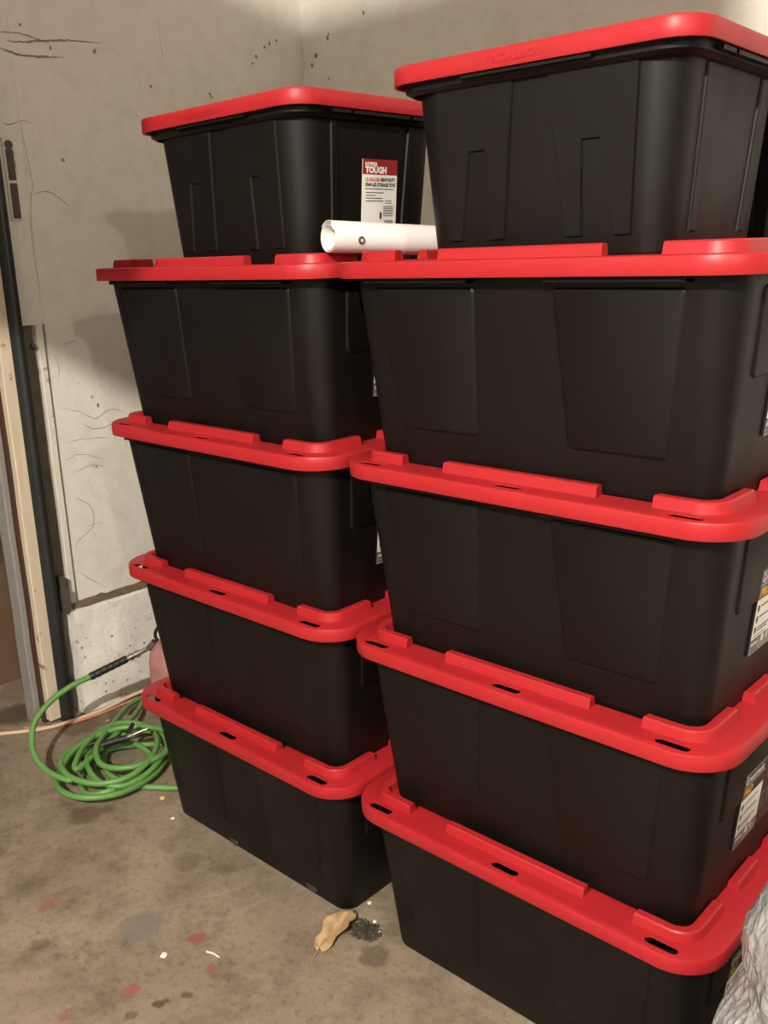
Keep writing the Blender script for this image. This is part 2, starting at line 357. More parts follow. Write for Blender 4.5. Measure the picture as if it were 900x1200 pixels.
# cracks, webs and specks on the plaster
def ribbon(name, pts, w0, mat, parent, plane='x', off=0.0012):
    P = catmull([(0, y, z) for y, z in pts], 7); b = MB(); vs = []; fs = []
    for i, p in enumerate(P):
        t = (P[min(i+1, len(P)-1)] - P[max(i-1, 0)]).normalized(); nrm = Vector((0, -t.z, t.y))
        j = Vector((0, 0.002*noise.noise((p.y*90, p.z*90, 1)), 0.003*noise.noise((p.y*80, p.z*80, 6))))
        ww = w0*(0.55 + 0.9*abs(noise.noise((p.y*40, p.z*40, 2))))*min(1, 0.15+4*min(i, len(P)-1-i)/len(P))
        for s_ in (-1, 1): q = p + j + nrm*ww*s_; vs.append((XW+off, q.y, q.z))
    for i in range(len(P)-1): fs.append((2*i, 2*i+1, 2*i+3, 2*i+2))
    b.add(vs, fs); return b.build(name, mat, parent)
for nm, w_, mt, pts in (
 ('cobweb', .0028, 'web', [(1.388,1.999),(1.425,1.999),(1.489,2.009),(1.583,2.023),(1.638,2.026),(1.694,2.031)]),
 ('cobweb', .0040, 'web', [(1.373,1.978),(1.421,1.968),(1.471,1.968),(1.563,1.976)]),
 ('cobweb', .0016, 'web', [(1.36,2.015),(1.42,2.022),(1.47,2.018),(1.52,2.005)]),
 ('crack', .0009, 'crack', [(1.901,2.121),(1.9,2.08),(1.902,2.044),(1.911,2.009)]),
 ('crack', .0011, 'crack', [(1.345,1.785),(1.374,1.783),(1.409,1.796),(1.446,1.79)]),
 ('crack', .0010, 'crack', [(1.407,1.803),(1.408,1.754),(1.414,1.686),(1.418,1.622),(1.407,1.583),(1.397,1.477),(1.399,1.358),(1.401,1.235)]),
 ('crack', .0013, 'crack', [(1.414,1.599),(1.453,1.609),(1.478,1.603),(1.511,1.582),(1.528,1.568)]),
 ('crack', .0010, 'crack', [(1.423,.983),(1.486,.961),(1.533,.935),(1.591,.957),(1.644,.936)]),
 ('crack', .0012, 'crack', [(1.482,.93),(1.517,.905),(1.559,.902),(1.601,.912)]),
 ('crack', .0008, 'crack', [(1.417,.873),(1.467,.878),(1.534,.873),(1.58,.868)]),
 ('crack', .0011, 'crack', [(1.422,.693),(1.445,.691),(1.48,.661),(1.488,.623),(1.474,.587),(1.425,.559),(1.407,.512)]),
 ('crack', .0010, 'crack', [(1.407,.467),(1.456,.419),(1.504,.381)]),
 ('crack', .0008, 'crack', [(1.454,.6),(1.509,.601)]),
 ('crack', .0009, 'crack', [(1.45,1.168),(1.485,1.178),(1.504,1.166)]),
 ('crack', .0009, 'crack', [(1.422,1.145),(1.431,1.106),(1.423,1.069)]),
 ('crack', .0008, 'crack', [(1.41,.821),(1.469,.832),(1.541,.803)]),
 ('crack', .0007, 'crack', [(1.43,.775),(1.50,.79),(1.56,.775)])):
    ribbon(nm, pts, w_, M[mt], wl)
random.seed(11)
def speck(parent, c, r, axis):
    b = MB(); n = 7; a0 = random.random()*6; vs = []
    for k in range(n):
        q = r*(0.6+0.7*random.random()); th = a0+2*PI*k/n; u_, v_ = q*math.cos(th), q*math.sin(th)*1.2
        vs.append((XW+0.0014, c[0]+u_, c[1]+v_) if axis == 'x' else (c[0]+u_, YB-0.0014, c[1]+v_))
    b.add(vs, [tuple(range(n))]); return b.build('speck', M['crack'], parent)
for c in ((1.851,1.927),(2.078,1.926),(2.084,1.916),(2.326,2.096),(2.285,2.062),(2.268,2.039),(2.35,2.11),(2.382,2.124),(1.53,1.003),(1.547,.974),(1.517,.782),(1.524,1.698),(1.666,2.004),(1.524,1.996),(1.439,2.044)):
    speck(wl, c, random.uniform(.003, .006), 'x')
for c in ((-2.51,2.136),(-2.515,2.125),(-2.519,1.997),(-2.342,2.173),(-2.577,2.079),(-2.60,2.05)):
    speck(wb, c, random.uniform(.004, .008), 'y')

# ------------------------------------------------------------------ large totes
A, B, RC, RH = 0.3763, 0.260, 0.082, 0.0267      # lid half length, half width, corner radius, rim height
HB = 0.3275                                       # underside of the rim above the tote's base
WELL = 0.008; PITCHZ = 0.345; LUG = 0.017
def tote_lid():
    lo = lambda i, z: rr(A-i, B-i, max(RC-i, .012), z, 10)
    s = MB()
    s.loft([lo(.0045, 0), lo(.0005, 0), lo(0, .001), lo(0, RH-.0045), lo(.0012, RH-.0015), lo(.0045, RH), lo(.062, RH), lo(.065, RH-WELL)], False, True)
    k = len(s.v)-44
    s.loft([lo(.0045, 0), lo(.0045, RH-.0028), lo(.0648, RH-.0028), lo(.0675, RH-WELL-.0028)], False, True)
    me = s.mesh('lid_blank', M['red'])
    bm = bmesh.new(); bm.from_mesh(me); bmesh.ops.remove_doubles(bm, verts=bm.verts, dist=1e-6); bmesh.ops.recalc_face_normals(bm, faces=bm.faces); bm.to_mesh(me); bm.free()
    o = place('lid_blank', me)
    c = MB()
    for sv in (-1, 1):
        for u in (-.295, 0, .295):
            hl, hw = .0275, .0085; v = sv*(B-.0205); pts = []
            for a0, cx in ((-PI/2, hl-hw), (PI/2, -hl+hw)):
                for q in range(7): th = a0+PI*q/6; pts.append((u+cx+hw*math.cos(th), v+hw*math.sin(th)))
            c.loft([[(x, y, z) for x, y in pts] for z in (-.01, RH+.01)])
    co = place('cutter', c.mesh('cutter', M['red']))
    md = o.modifiers.new('slots', 'BOOLEAN'); md.operation = 'DIFFERENCE'; md.object = co; md.solver = 'EXACT'
    dg = bpy.context.evaluated_depsgraph_get(); out = bpy.data.meshes.new_from_object(o.evaluated_get(dg))
    bpy.data.objects.remove(o); bpy.data.objects.remove(co)
    # lugs
    s = MB()
    def lug(path):   # path(i) -> list of points at inset i
        prof = [(.0375, RH-.001), (.0405, RH+LUG-.0025), (.043, RH+LUG), (.0555, RH+LUG), (.058, RH+LUG-.0025), (.0605, RH-.001)]
        cols = [path(i) for i, z in prof]; n = len(cols[0])
        s.loft([[(cols[k][j][0], cols[k][j][1], prof[k][1]) for k in range(len(prof))] for j in range(n)])
    for sx in (-1, 1):
        for sy in (-1, 1):
            def corner(i, sx=sx, sy=sy):
                c_ = max(RC-i, .02); x, y = A-i, B-i; P_ = [(.238+(i-.05)*.15, y), (.262, y)]
                for q in range(9): th = PI/2*(1-q/8); P_.append((x-c_+c_*math.cos(th), y-c_+c_*math.sin(th)))
                P_ += [(x, B-.130), (x, B-.1525+(i-.05)*.15)]
                return [(px*sx, py*sy) for px, py in P_]
            lug(corner)
    for sy in (-1, 1): lug(lambda i: [(-.145+(i-.05)*.1, sy*(B-i)), (.145-(i-.05)*.1, sy*(B-i))])
    for sx in (-1, 1): lug(lambda i: [(sx*(A-i), -.042), (sx*(A-i), .042)])
    lm = s.mesh('lugs', M['red'])
    bm = bmesh.new(); bm.from_mesh(out); bm.from_mesh(lm); bm.to_mesh(out); bm.free(); bpy.data.meshes.remove(lm)
    out.name = 'large_lid'; out.materials.clear(); out.materials.append(M['red'])
    out.polygons.foreach_set('use_smooth', [True]*len(out.polygons)); out.set_sharp_from_angle(angle=math.radians(33))
    return out
FI0, FI1, EI0, EI1 = .032, .070, .030, .061      # front / end insets at the rim and at the base
def f_in(z): return FI1 + (FI0-FI1)*z/HB
def e_in(z): return EI1 + (EI0-EI1)*z/HB
def front_pt(u, z, off=0, sy=-1): return (u, sy*(B-f_in(z)+off), z)
def end_pt(v, z, off=0, sx=1): return (sx*(A-e_in(z)+off), v, z)
def slab(s, quad, fn, h, bev=.004):
    """raised pad on a drafted face: outline quad [(u,z)...] pushed out by h with sloping edges"""
    cx = sum(q[0] for q in quad)/len(quad); cz = sum(q[1] for q in quad)/len(quad)
    n = len(quad); inn = []
    for i in range(n):
        p, a, c = Vector(quad[i]), Vector(quad[i-1]), Vector(quad[(i+1) % n])
        e1, e2 = (p-a).normalized(), (c-p).normalized()
        n1, n2 = Vector((-e1.y, e1.x)), Vector((-e2.y, e2.x)); k_ = (n1+n2); k_ = k_/max(k_.dot(n1), .3)
        inn.append(p + k_*bev)
    s.loft([[fn(q[0], q[1], -.002) for q in quad], [fn(q[0], q[1], 0.0003) for q in quad], [fn(q[0], q[1], h*.8) for q in [Vector(quad[i])*.35+inn[i]*.65 for i in range(n)]], [fn(q[0], q[1], h) for q in inn]], False, True)
def round_quad(q, r=.008, n=3):
    out = []
    N = len(q)
    for i in range(N):
        p, a, c = Vector(q[i]), Vector(q[i-1]), Vector(q[(i+1) % N])
        d1, d2 = (a-p).normalized(), (c-p).normalized()
        for k in range(n+1):
            t = k/n; s0, s2 = p+d1*r, p+d2*r
            out.append(tuple(s0*(1-t)**2 + p*2*t*(1-t) + s2*t*t))
    return out
def tote_body():
    s = MB(); lo = lambda z, ex=0: rr(A-e_in(z)-ex, B-f_in(z)-ex, .036+.020*z/HB-min(ex, .01), z, 10)
    s.loft([lo(0, .010), lo(.0015, .005), lo(.006, .001), lo(.012), lo(.1), lo(.2), lo(.28), lo(HB), lo(HB+.012)], True, False)
    # folded rim flange hidden under the lid
    s.loft([rr(A-.030, B-.032, .07, HB-.012, 10), rr(A-.0285, B-.0305, .07, HB-.004, 10), rr(A-.0285, B-.0305, .07, HB+.012, 10)], False, False)
    for sy in (-1, 1):
        for sx in (-1, 1):
            q = [(sx*.070, .312), (sx*.086, .072), (sx*.247, .072), (sx*.277, .312)]
            if sx < 0: q = q[::-1]
            slab(s, round_quad(q, .009), lambda u, z, o, sy=sy: front_pt(u, z, o, sy), .0032, .004)
            # latch strips under the rim
            x0, x1 = sorted((sx*.068, sx*.285))
            s.box(x0, x1, *(sorted((sy*(B-.034), sy*(B-.010)))), HB-.0075, HB-.0035)
            s.box(x0, x0+.004, *(sorted((sy*(B-.034), sy*(B-.010)))), HB-.0085, HB+.002); s.box(x1-.004, x1, *(sorted((sy*(B-.034), sy*(B-.010)))), HB-.0085, HB+.002)
    for sx in (-1, 1):
        q = [(-.148, .312), (-.142, .186), (.142, .186), (.148, .312)]
        slab(s, round_quad(q, .012), lambda u, z, o, sx=sx: end_pt(u, z, o, sx), .0036, .004)
        s.box(*(sorted((sx*(A-.032), sx*(A-.010)))), -.12, .12, HB-.0075, HB-.0035)
    return s.mesh('large_body', M['black'], 35)
def tote_label():
    s = MB(); off = [.0062]
    def pt(v, z, k): return end_pt(v, z, .0040+.00025*k)
    def rect(v0, v1, z0, z1, k, mi):
        s.mi_cur = mi; s.add([pt(v0, z0, k), pt(v1, z0, k), pt(v1, z1, k), pt(v0, z1, k)], [(0, 1, 2, 3)])
    mats = [M['lab_black'], M['lab_white'], M['lab_yellow'], M['lab_grey'], M['lab_ink']]
    v0, v1, z0, z1 = -.066, .100, .095, .240
    s.mi_cur = 0
    s.loft([[end_pt(v, z, .0005) for v, z in ((v0, z0), (v1, z0), (v1, z1), (v0, z1))], [pt(v, z, 0) for v, z in ((v0, z0), (v1, z0), (v1, z1), (v0, z1))]])
    rect(v0+.004, .022, .2325, .2340, 1, 1); rect(v0+.004, .022, .2115, .2128, 1, 1)
    text_mesh(s, 'Greenmade', .020, lambda x, y: pt(v0+.006+x, .2165+y, 1), 1, 0, .0004, .076)
    text_mesh(s, 'PRO', .020, lambda x, y: pt(v0+.006+x, .193+y, 1), 2, .2, .0009, .036)
    text_mesh(s, '27', .040, lambda x, y: pt(.040+x, .200+y, 1), 2, 0, .001, .042)
    rect(v0, .024, .121, .189, 1, 1)
    for i in range(3):
        z = .180-.0185*i
        rect(v0+.006, v0+.014, z-.010, z-.001, 2, 4); rect(v0+.008, v0+.012, z-.013, z-.010, 2, 4)
        rect(v0+.018, v0+.072, z-.0055, z-.0030, 2, 4)
        if i == 2: rect(v0+.018, v0+.056, z-.0105, z-.008, 2, 4)
    rect(v0+.006, v0+.052, .1245, .1265, 2, 3)
    rect(v0, .024, .095, .118, 1, 3)
    rect(v0+.004, v0+.030, .111, .1135, 2, 1); rect(v0+.004, v0+.026, .105, .1075, 2, 4); rect(v0+.004, v0+.034, .099, .1015, 2, 4)
    rect(v0+.042, v0+.052, .108, .120, 2, 1); rect(v0+.062, v0+.067, .108, .120, 2, 1)
    rect(.034, .062, .128, .160, 1, 3); rect(.037, .059, .131, .157, 2, 0)
    rect(.040, .090, .186, .191, 1, 3)
    me = s.mesh('large_label', mats); return me
LID, BODY, LABEL = tote_lid(), tote_body(), tote_label()
def large_tote(x, y, k, rz, label, group):
    t = empty('storage_tote', (x, y, k*PITCHZ + (0.0 if k == 0 else 0.0012*k)), rz); tag(t, label, 'tote', group)
    place('body', BODY, t); place('lid', LID, t, (0, 0, HB)); l = place('label', LABEL, t); l['label'] = 'black and white product label'
    return t
YR, YL = 1.1554+B, 1.1485+B
XR, XL = -0.831, -1.5944
WORD = ['bottom', 'second lowest', 'third lowest', 'fourth']
for k, (dx, dy, dr) in enumerate(((0.0, -.0005, .005), (.000, .004, -.001), (.001, .004, -.002), (0, 0, 0))):
    lab = ['black tote with red lid on the floor, lowest of the right-hand stack',
           'black tote with red lid, second from the floor in the right-hand stack',
           'black tote with red lid, third from the floor in the right-hand stack',
           'black tote with red lid carrying the small tote atop the right-hand stack'][k]
    large_tote(XR+dx, YR+dy, k, dr, lab, 'large black totes with red lids')
for k, (dx, dy, dr) in enumerate(((.001, -.0035, -.001), (-.001, .002, .002), (.001, -.006, -.009), (-.001, 0, .001))):
    lab = ['black tote with red lid on the floor, lowest of the left-hand stack',
           'black tote with red lid, second from the floor in the left-hand stack',
           'black tote with red lid, third from the floor in the left-hand stack',
           'black tote with red lid carrying the small labelled tote atop the left-hand stack'][k]
    t_ = large_tote(XL+dx, YL+dy, k, dr, lab, 'large black totes with red lids')
    if k == 0:      # rubbed patches along the foot of the lowest tote
        for u_, z_, w_ in ((-.075, .016, .030), (.205, .020, .036)):
            s = MB(); s.add([front_pt(u_+w_*(.5+.5*math.cos(q_))*(1 if math.cos(q_) > 0 else .9)-w_*.5, z_+.010*math.sin(q_)*(1+.4*math.sin(3*q_)), .0006) for q_ in [2*PI*i_/14 for i_ in range(14)]], [tuple(range(14))])
            s.build('scuff', M['scuff'], t_)
# ------------------------------------------------------------------ small totes on top
a2, b2, c2, r2, h2 = .266, .220, .056, .0285, .2776
def sf(z): return .047 - .021*z/h2          # front inset
def se(z): return .056 - .024*z/h2          # end inset
def sfront(u, z, off=0, sy=-1): return (u, sy*(b2-sf(z)+off), z)
def send(v, z, off=0, sx=1): return (sx*(a2-se(z)+off), v, z)
def small_lid():
    s = MB(); lo = lambda i, z: rr(a2-i, b2-i, max(c2-i, .01), z, 10)
    s.loft([lo(.006, .004), lo(.0045, 0), lo(.0005, 0), lo(0, .001), lo(0, r2-.006), lo(.0015, r2-.002), lo(.005, r2), lo(.03, r2), lo(.034, r2-.006), lo(.15, r2-.006)], False, True)
    s.loft([lo(.006, .004), lo(.006, r2-.008), lo(.15, r2-.009)], False, True)
    # lettering moulded into the rim
    def e(x, y, d): return (-.060+x, -b2-d, .0075+y)
    text_mesh(s, '12 GALLON', .016, lambda x, y: e(x, y, .0012), 0, 0, .0003, .100)
    return s.mesh('small_lid', M['red'], 33)
def notch_panel(s, sx, sy):
    """raised trapezoid with two legs and a notch between them"""
    zt, zb, zn = .262, .036, .170
    out = [(.030, zt), (.055, zb), (.080, zb), (.083, zn), (.114, zn), (.135, zb), (.159, zb), (.172, zt)]
    # split in three convex pads that share edges
    pads = [[(.030, zt), (.0405, zn), (.055, zb), (.080, zb), (.083, zn), (.083, zt)], [(.083, zt), (.083, zn), (.114, zn), (.114, zt)], [(.114, zt), (.114, zn), (.135, zb), (.159, zb), (.172, zt)]]
    h_ = .0038
    fn = lambda u, z, o: sfront(sx*u, z, o, sy)
    for P_ in pads: s.add([fn(u, z, h_) for u, z in P_], [tuple(range(len(P_)))])
    n = len(out)
    for i in range(n):
        (u0, z_0), (u1, z_1) = out[i], out[(i+1) % n]
        e = Vector((u1-u0, z_1-z_0)).normalized(); ox, oz = e.y*.0026, -e.x*.0026
        # sloping skirt round the pad
        s.add([fn(u0, z_0, h_), fn(u1, z_1, h_), fn(u1+ox, z_1+oz, -.001), fn(u0+ox, z_0+oz, -.001)], [(0, 1, 2, 3)])
def small_body():
    s = MB(); lo = lambda z, ex=0: rr(a2-se(z)-ex, b2-sf(z)-ex, .046+.012*z/h2-min(ex, .01), z, 10)
    s.loft([lo(0, .010), lo(.0015, .005), lo(.006, .001), lo(.012), lo(.1), lo(.2), lo(h2), lo(h2+.012)], True, False)
    s.loft([rr(a2-.026, b2-.020, .05, h2-.016, 10), rr(a2-.016, b2-.014, .05, h2-.010, 10), rr(a2-.014, b2-.012, .05, h2+.012, 10)], False, False)
    for sy in (-1, 1):
        for sx in (-1, 1): notch_panel(s, sx, sy)
        s.box(.0-.11, .11, *sorted((sy*(b2-.014), sy*(b2-.004))), h2-.006, h2-.002)
    for sx in (-1, 1):
        for sv in (-1, 1):
            q = [(sv*.114, .262), (sv*.106, .036), (sv*.082, .036), (sv*.0965, .262)]
            if sv < 0: q = q[::-1]
            slab(s, q[::-1], lambda v, z, o, sx=sx: send(v, z, o, sx), .004, .003)
        for v0, v1 in ((-.13, -.085), (-.075, .075), (.085, .13)):
            s.box(*sorted((sx*(a2-.014), sx*(a2-.004))), v0, v1, h2-.008, h2-.002)
    return s.mesh('small_body', M['black'], 35)
SLID, SBODY = small_lid(), small_body()
def small_tote(x, y, z, rz, label):
    t = empty('small_storage_tote', (x, y, z), rz); tag(t, label, 'tote', 'small black totes with red lids')
    place('body', SBODY, t); place('lid', SLID, t, (0, 0, h2)); return t
ZT = 3*PITCHZ + .0036 + HB + RH - WELL + .0005
small_tote(-.851, 1.4455, ZT, .0357, 'small black tote without a label, red lid, top of the right-hand stack')
sl = small_tote(-1.546, 1.424, ZT, -.0298, 'small black tote with a white and red sticker, top of the left-hand stack')
# sticker on the end of the left one
s = MB(); mats = [M['lab_white'], M['lab_red'], M['lab_ink'], M['lab_orange']]
v0, v1, z0, z1 = -.026, .071, .067, .197
def lp(v, z, k): return send(v, z, .0008+.0003*k)
def rect(v0_, v1_, z0_, z1_, k, mi): s.mi_cur = mi; s.add([lp(v0_, z0_, k), lp(v1_, z0_, k), lp(v1_, z1_, k), lp(v0_, z1_, k)], [(0, 1, 2, 3)])
s.mi_cur = 0
s.loft([[send(v, z, -.0005) for v, z in ((v0, z0), (v1, z0), (v1, z1), (v0, z1))], [lp(v, z, 0) for v, z in ((v0, z0), (v1, z0), (v1, z1), (v0, z1))]])
rect(v0, v1, z1-.028, z1, 1, 1)
text_mesh(s, 'HYPER', .0095, lambda x, y: lp(v0+.007+x, z1-.0125+y, 2), 0, 0, .0004, .034)
text_mesh(s, 'TOUGH', .0160, lambda x, y: lp(v0+.007+x, z1-.0250+y, 2), 0, 0, .0009, .059)
text_mesh(s, '12-GALLON', .0090, lambda x, y: lp(v0+.008+x, z1-.0400+y, 2), 3, .15, .0003, .040)
text_mesh(s, 'HEAVY-DUTY', .0090, lambda x, y: lp(v0+.050+x, z1-.0400+y, 2), 2, .15, .0004, .042)
text_mesh(s, 'SNAP-LID STORAGE TOTE', .0090, lambda x, y: lp(v0+.008+x, z1-.0495+y, 2), 2, .15, .0004, .084)
rect(v0+.008, v0+.088, z1-.0550, z1-.0535, 1, 2)
for i, ln in enumerate((.050, .028, .046, .050)): rect(v0+.010, v0+.010+ln, z1-.0620-i*.0052, z1-.0604-i*.0052, 1, 2)
for i, ln in enumerate((.020, .020)): rect(v0+.064, v0+.064+ln, z1-.077-i*.004, z1-.0758-i*.004, 1, 2)
for i in range(6): rect(v0+.060, v0+.088, z1-.0875-i*.0035, z1-.0860-i*.0035, 1, 2)
for i in range(11): rect(v0+.064+i*.0023, v0+.064+i*.0023+(.0014 if i % 3 else .0009), z0+.003, z0+.018, 1, 2)
rect(v0+.006, v0+.058, z0+.009, z0+.0104, 1, 2); rect(v0+.006, v0+.054, z0+.004, z0+.0054, 1, 2)
rect(v0+.050, v0+.056, z0+.020, z0+.032, 1, 2)
s.build('label', mats, sl)['label'] = 'white sticker with a dark red header'
# a further stack stands behind the right-hand one; only its top tote peeks out
large_rear = []
for k in range(4):
    large_tote(-.80, YR+.535, k, 0, ['lowest', 'second from the floor', 'third from the floor', 'fourth from the floor'][k] + ' black tote hidden behind the right-hand stack', 'totes stacked behind the right-hand stack')
small_tote(-.80, 1.975, ZT, 0, 'dark small tote peeking out behind the right-hand stack at the frame edge')

# ------------------------------------------------------------------ rolled poster
s = MB(); p0, p1 = Vector((-1.243, 1.215, 1.437)), Vector((-1.178, 1.50, 1.4225)); ax = (p1-p0).normalized()
nx = Vector((0, 0, 1)); nx = (nx-ax*nx.dot(ax)).normalized(); by = ax.cross(nx); n = 72; turns = 2.3; L_ = (p1-p0).length
R0 = .0288
def pr_(i, inner):
    f = i/n; r = R0 - .0075*f*turns/2.3 - (0.0008 if inner else 0); th = 2.5 - 2*PI*turns*f; return r, th
loops = []
for e in range(9):
    z = L_*e/8; row = []
    for i in range(n+1): r, th = pr_(i, False); row.append(p0 + ax*z + (nx*math.sin(th)+by*math.cos(th))*r)
    for i in range(n, -1, -1): r, th = pr_(i, True); row.append(p0 + ax*z + (nx*math.sin(th)+by*math.cos(th))*r)
    loops.append(row)
s.loft(loops, False, False)
k = 2*(n+1)
for e in (0, 8):
    base = e*k
    for i in range(n): s.f.append((base+i, base+i+1, base+k-2-i, base+k-1-i)); s.mi.append(0)
po = s.build('rolled_poster', M['paper'], None, 40); tag(po, 'white rolled paper tube with a metal eyelet lying between the two top totes', 'paper roll')
# eyelet on its side, facing the viewer
vd = (Vector((0, 0, CAMH)) - p0).normalized(); q = vd - ax*vd.dot(ax); q = (q.normalized()*1.0 + nx*-.12).normalized()
cpt = p0 + ax*.052 + q*(R0+.0006); tx = q.cross(ax).normalized()
s = MB(); ring = [cpt + (ax*math.cos(2*PI*i/20) + tx*math.sin(2*PI*i/20))*.0052 + q*(-.0009*abs(math.sin(2*PI*i/20))) for i in range(21)]
s.tube(ring, .0015, 6, False); s.build('eyelet', M['slot'], po, 60)

# ------------------------------------------------------------------ hose, tank and cords in the corner
HR = .0086
pts = []
random.seed(5)
# end that runs off behind the stack, then the coils, then the standing loop up to the coupler
pts += [(-1.93, 1.36, HR), (-1.98, 1.285, HR), (-2.08, 1.21, HR+.002), (-2.17, 1.18, .02), (-2.26, 1.21, .022), (-2.30, 1.27, .024)]
cx, cy = -2.215, 1.235
ang = math.atan2(.06, -.1)
turn = 0; N = 46
for i in range(N):
    f = i/N; th = 2.4 + f*2*PI*4.6
    rx = .155 + .05*math.sin(2.1*f*9 + 1) * .6 + .03*math.sin(f*23); ry = .125 + .03*math.sin(f*17+2)
    ox = .02*math.sin(f*11); oy = .02*math.cos(f*13)
    e1 = Vector((.62, -.78)); e2 = Vector((.78, .62))     # long axis roughly along the wall corner
    q = Vector((cx+ox, cy+oy)) + e1*(rx*math.cos(th)) + e2*(ry*math.sin(th))
    pts.append((q.x, q.y, HR + .004 + .050*f + .008*math.sin(th*2+f*6)))
pts += [(-2.36, 1.36, .05), (-2.46, 1.47, .03), (-2.50, 1.50, .03), (-2.47, 1.43, .04), (-2.38, 1.33, .06), (-2.27, 1.20, .068), (-2.17, 1.16, .062), (-2.10, 1.22, .06), (-2.11, 1.34, .06),
        (-2.22, 1.38, .065), (-2.32, 1.30, .066), (-2.33, 1.18, .06), (-2.27, 1.09, .05), (-2.20, 1.075, .045), (-2.28, 1.05, .055), (-2.36, 1.055, .085), (-2.41, 1.09, .135), (-2.425, 1.15, .175), (-2.42, 1.22, .203), (-2.405, 1.29, .218)]
pts2 = [p for p in pts]
s = MB(); s.tube(catmull(pts2, 7), HR, 8)
hose = s.build('air_hose', M['hose'], None, 60); tag(hose, 'bright green rubber air hose coiled on the floor in the corner', 'hose')
h0 = Vector((-2.405, 1.29, .218)); h1 = Vector((-2.375, 1.39, .245)); hd = (h1-h0).normalized()
s = MB()
for i in range(12):
    f = i/12; s.tube([h0+hd*(-.012+f*.118), h0+hd*(-.012+(f+1/12)*.118)], [.0112+.001*(i % 2), .0112+.001*((i+1) % 2)], 10)
s.build('bend_guard', M['rubber'], hose, 50)
s = MB()
for a_, b_, r_ in ((.100, .118, .0095), (.116, .126, .0125), (.126, .148, .0095), (.134, .146, .0120), (.148, .172, .0075)): s.tube([h0+hd*a_, h0+hd*b_], r_, 12)
s.build('coupler', M['chrome'], hose, 40)
# chuck lying in the coil
t = empty('air_chuck', (-2.235, 1.275, .062)); tag(t, 'black and chrome air chuck lying on the green hose coil', 'air chuck')
s = MB(); s.tube(catmull([(-.055, -.075, -.010), (-.035, -.045, .002), (-.012, -.015, .010), (.005, .005, .014)], 5), .0105, 10); s.build('grip', M['rubber'], t, 50)
s = MB(); s.tube([(.0, .0, .014), (.018, .022, .024)], .009, 10); s.tube([(.018, .022, .024), (.040, .050, .036)], [.0062, .0045], 10); s.tube([(.002, .026, .02), (.030, .004, .03)], .0045, 8); s.build('chrome_body', M['chrome'], t, 40)
s = MB(); s.tube(catmull([(-.012, .012, .014), (-.006, .022, .034), (.002, .026, .048)], 5), .0065, 8); s.build('lever', M['rubber'], t, 50)
s = MB(); s.tube(catmull([(-2.30, 1.17, .030), (-2.24, 1.17, .034), (-2.17, 1.21, .034), (-2.11, 1.27, .030)], 6), .008, 8)
tag(s.build('black_cord', M['rubber'], None, 60), 'short black cord tucked inside the green hose coil', 'cord')
# pink tank
t = empty('air_tank', (-2.253, 1.515, 0)); tag(t, 'faded pink air tank standing half hidden behind the left-hand stack', 'air tank')
s = MB(); prof = [(.002, .060), (.05, .063), (.085, .075), (.104, .10), (.110, .13), (.110, .235), (.104, .262), (.085, .288), (.05, .302), (.002, .306)]
s.loft([[(r*math.cos(2*PI*k/28), r*math.sin(2*PI*k/28), z) for k in range(28)] for r, z in prof]); s.build('tank_body', M['pink'], t, 60)
s = MB(); s.loft([[(r*math.cos(2*PI*k/24), r*math.sin(2*PI*k/24), z) for k in range(24)] for r, z in ((.095, 0), (.095, .01), (.085, .075))]); s.build('base_ring', M['pink'], t, 40)
s = MB(); s.box(-.125, -.095, -.035, .02, .10, .165); s.box(-.118, -.10, -.05, -.02, .12, .15); s.build('gauge_block', M['rubber'], t)
s = MB(); s.tube(catmull([(-.078, -.035, .275), (-.088, -.042, .300), (-.080, -.035, .326), (-.055, -.015, .336), (-.03, .0, .325), (-.02, .01, .30)], 7), .0055, 8); s.build('handle', M['rubber'], t, 60)
s = MB(); s.tube([(-.098, -.062, .262), (-.082, -.05, .285)], .011, 12); s.build('valve', M['chrome'], t, 40)
# cords along the wall
s = MB(); s.tube(catmull([(-2.95, .80, .006), (-2.78, 1.0, .006), (-2.684, 1.103, .006), (-2.60, 1.225, .006), (-2.575, 1.37, .006), (-2.572, 1.44, .010), (-2.56, 1.53, .022), (-2.52, 1.60, .03), (-2.45, 1.66, .02), (-2.3, 1.72, .006)], 6), .0058, 8)
tag(s.build('cream_cord', M['cream_cord'], None, 60), 'cream and pink cord running along the foot of the wall', 'cord')
s = MB(); s.tube(catmull([(-2.66, 1.17, .005), (-2.585, 1.26, .005), (-2.558, 1.37, .005), (-2.555, 1.45, .007), (-2.54, 1.54, .014), (-2.50, 1.61, .02), (-2.4, 1.68, .006)], 6), .0040, 8)
tag(s.build('orange_cord', M['cord'], None, 60), 'thin orange red cord lying beside the cream cord', 'cord')

# ------------------------------------------------------------------ beyond the opening
t = empty('cardboard_box', (-3.29, 1.16, 0)); tag(t, 'brown cardboard box standing beyond the door opening', 'box')
s = MB(); s.box(-.26, .26, -.30, .30, 0, .43); s.build('carton', M['card'], t)
for sx in (-1, 1):
    s = MB(); s.box(min(sx*.002, sx*.262), max(sx*.002, sx*.262), -.302, .302, .431, .436); s.build('flap', M['card'], t)
s = MB(); s.box(-.262, .2625, -.025, .025, .4365, .4375); s.build('packing_tape', M['tape'], t)
t = empty('plastic_bin', (-3.25, 1.10, .4375)); tag(t, 'lavender plastic bin on top of the cardboard box', 'bin')
s = MB(); s.loft([rr(.17, .17, .03, 0, 4), rr(.20, .205, .03, .24, 4), rr(.21, .215, .03, .24, 4), rr(.21, .215, .03, .262, 4), rr(.19, .195, .03, .262, 4), rr(.16, .16, .03, .01, 4)]); s.build('tub', M['lav'], t, 40)
s = MB(); s.box(.196, .204, .10, .14, .14, .20); s.build('latch', M['rubber'], t)

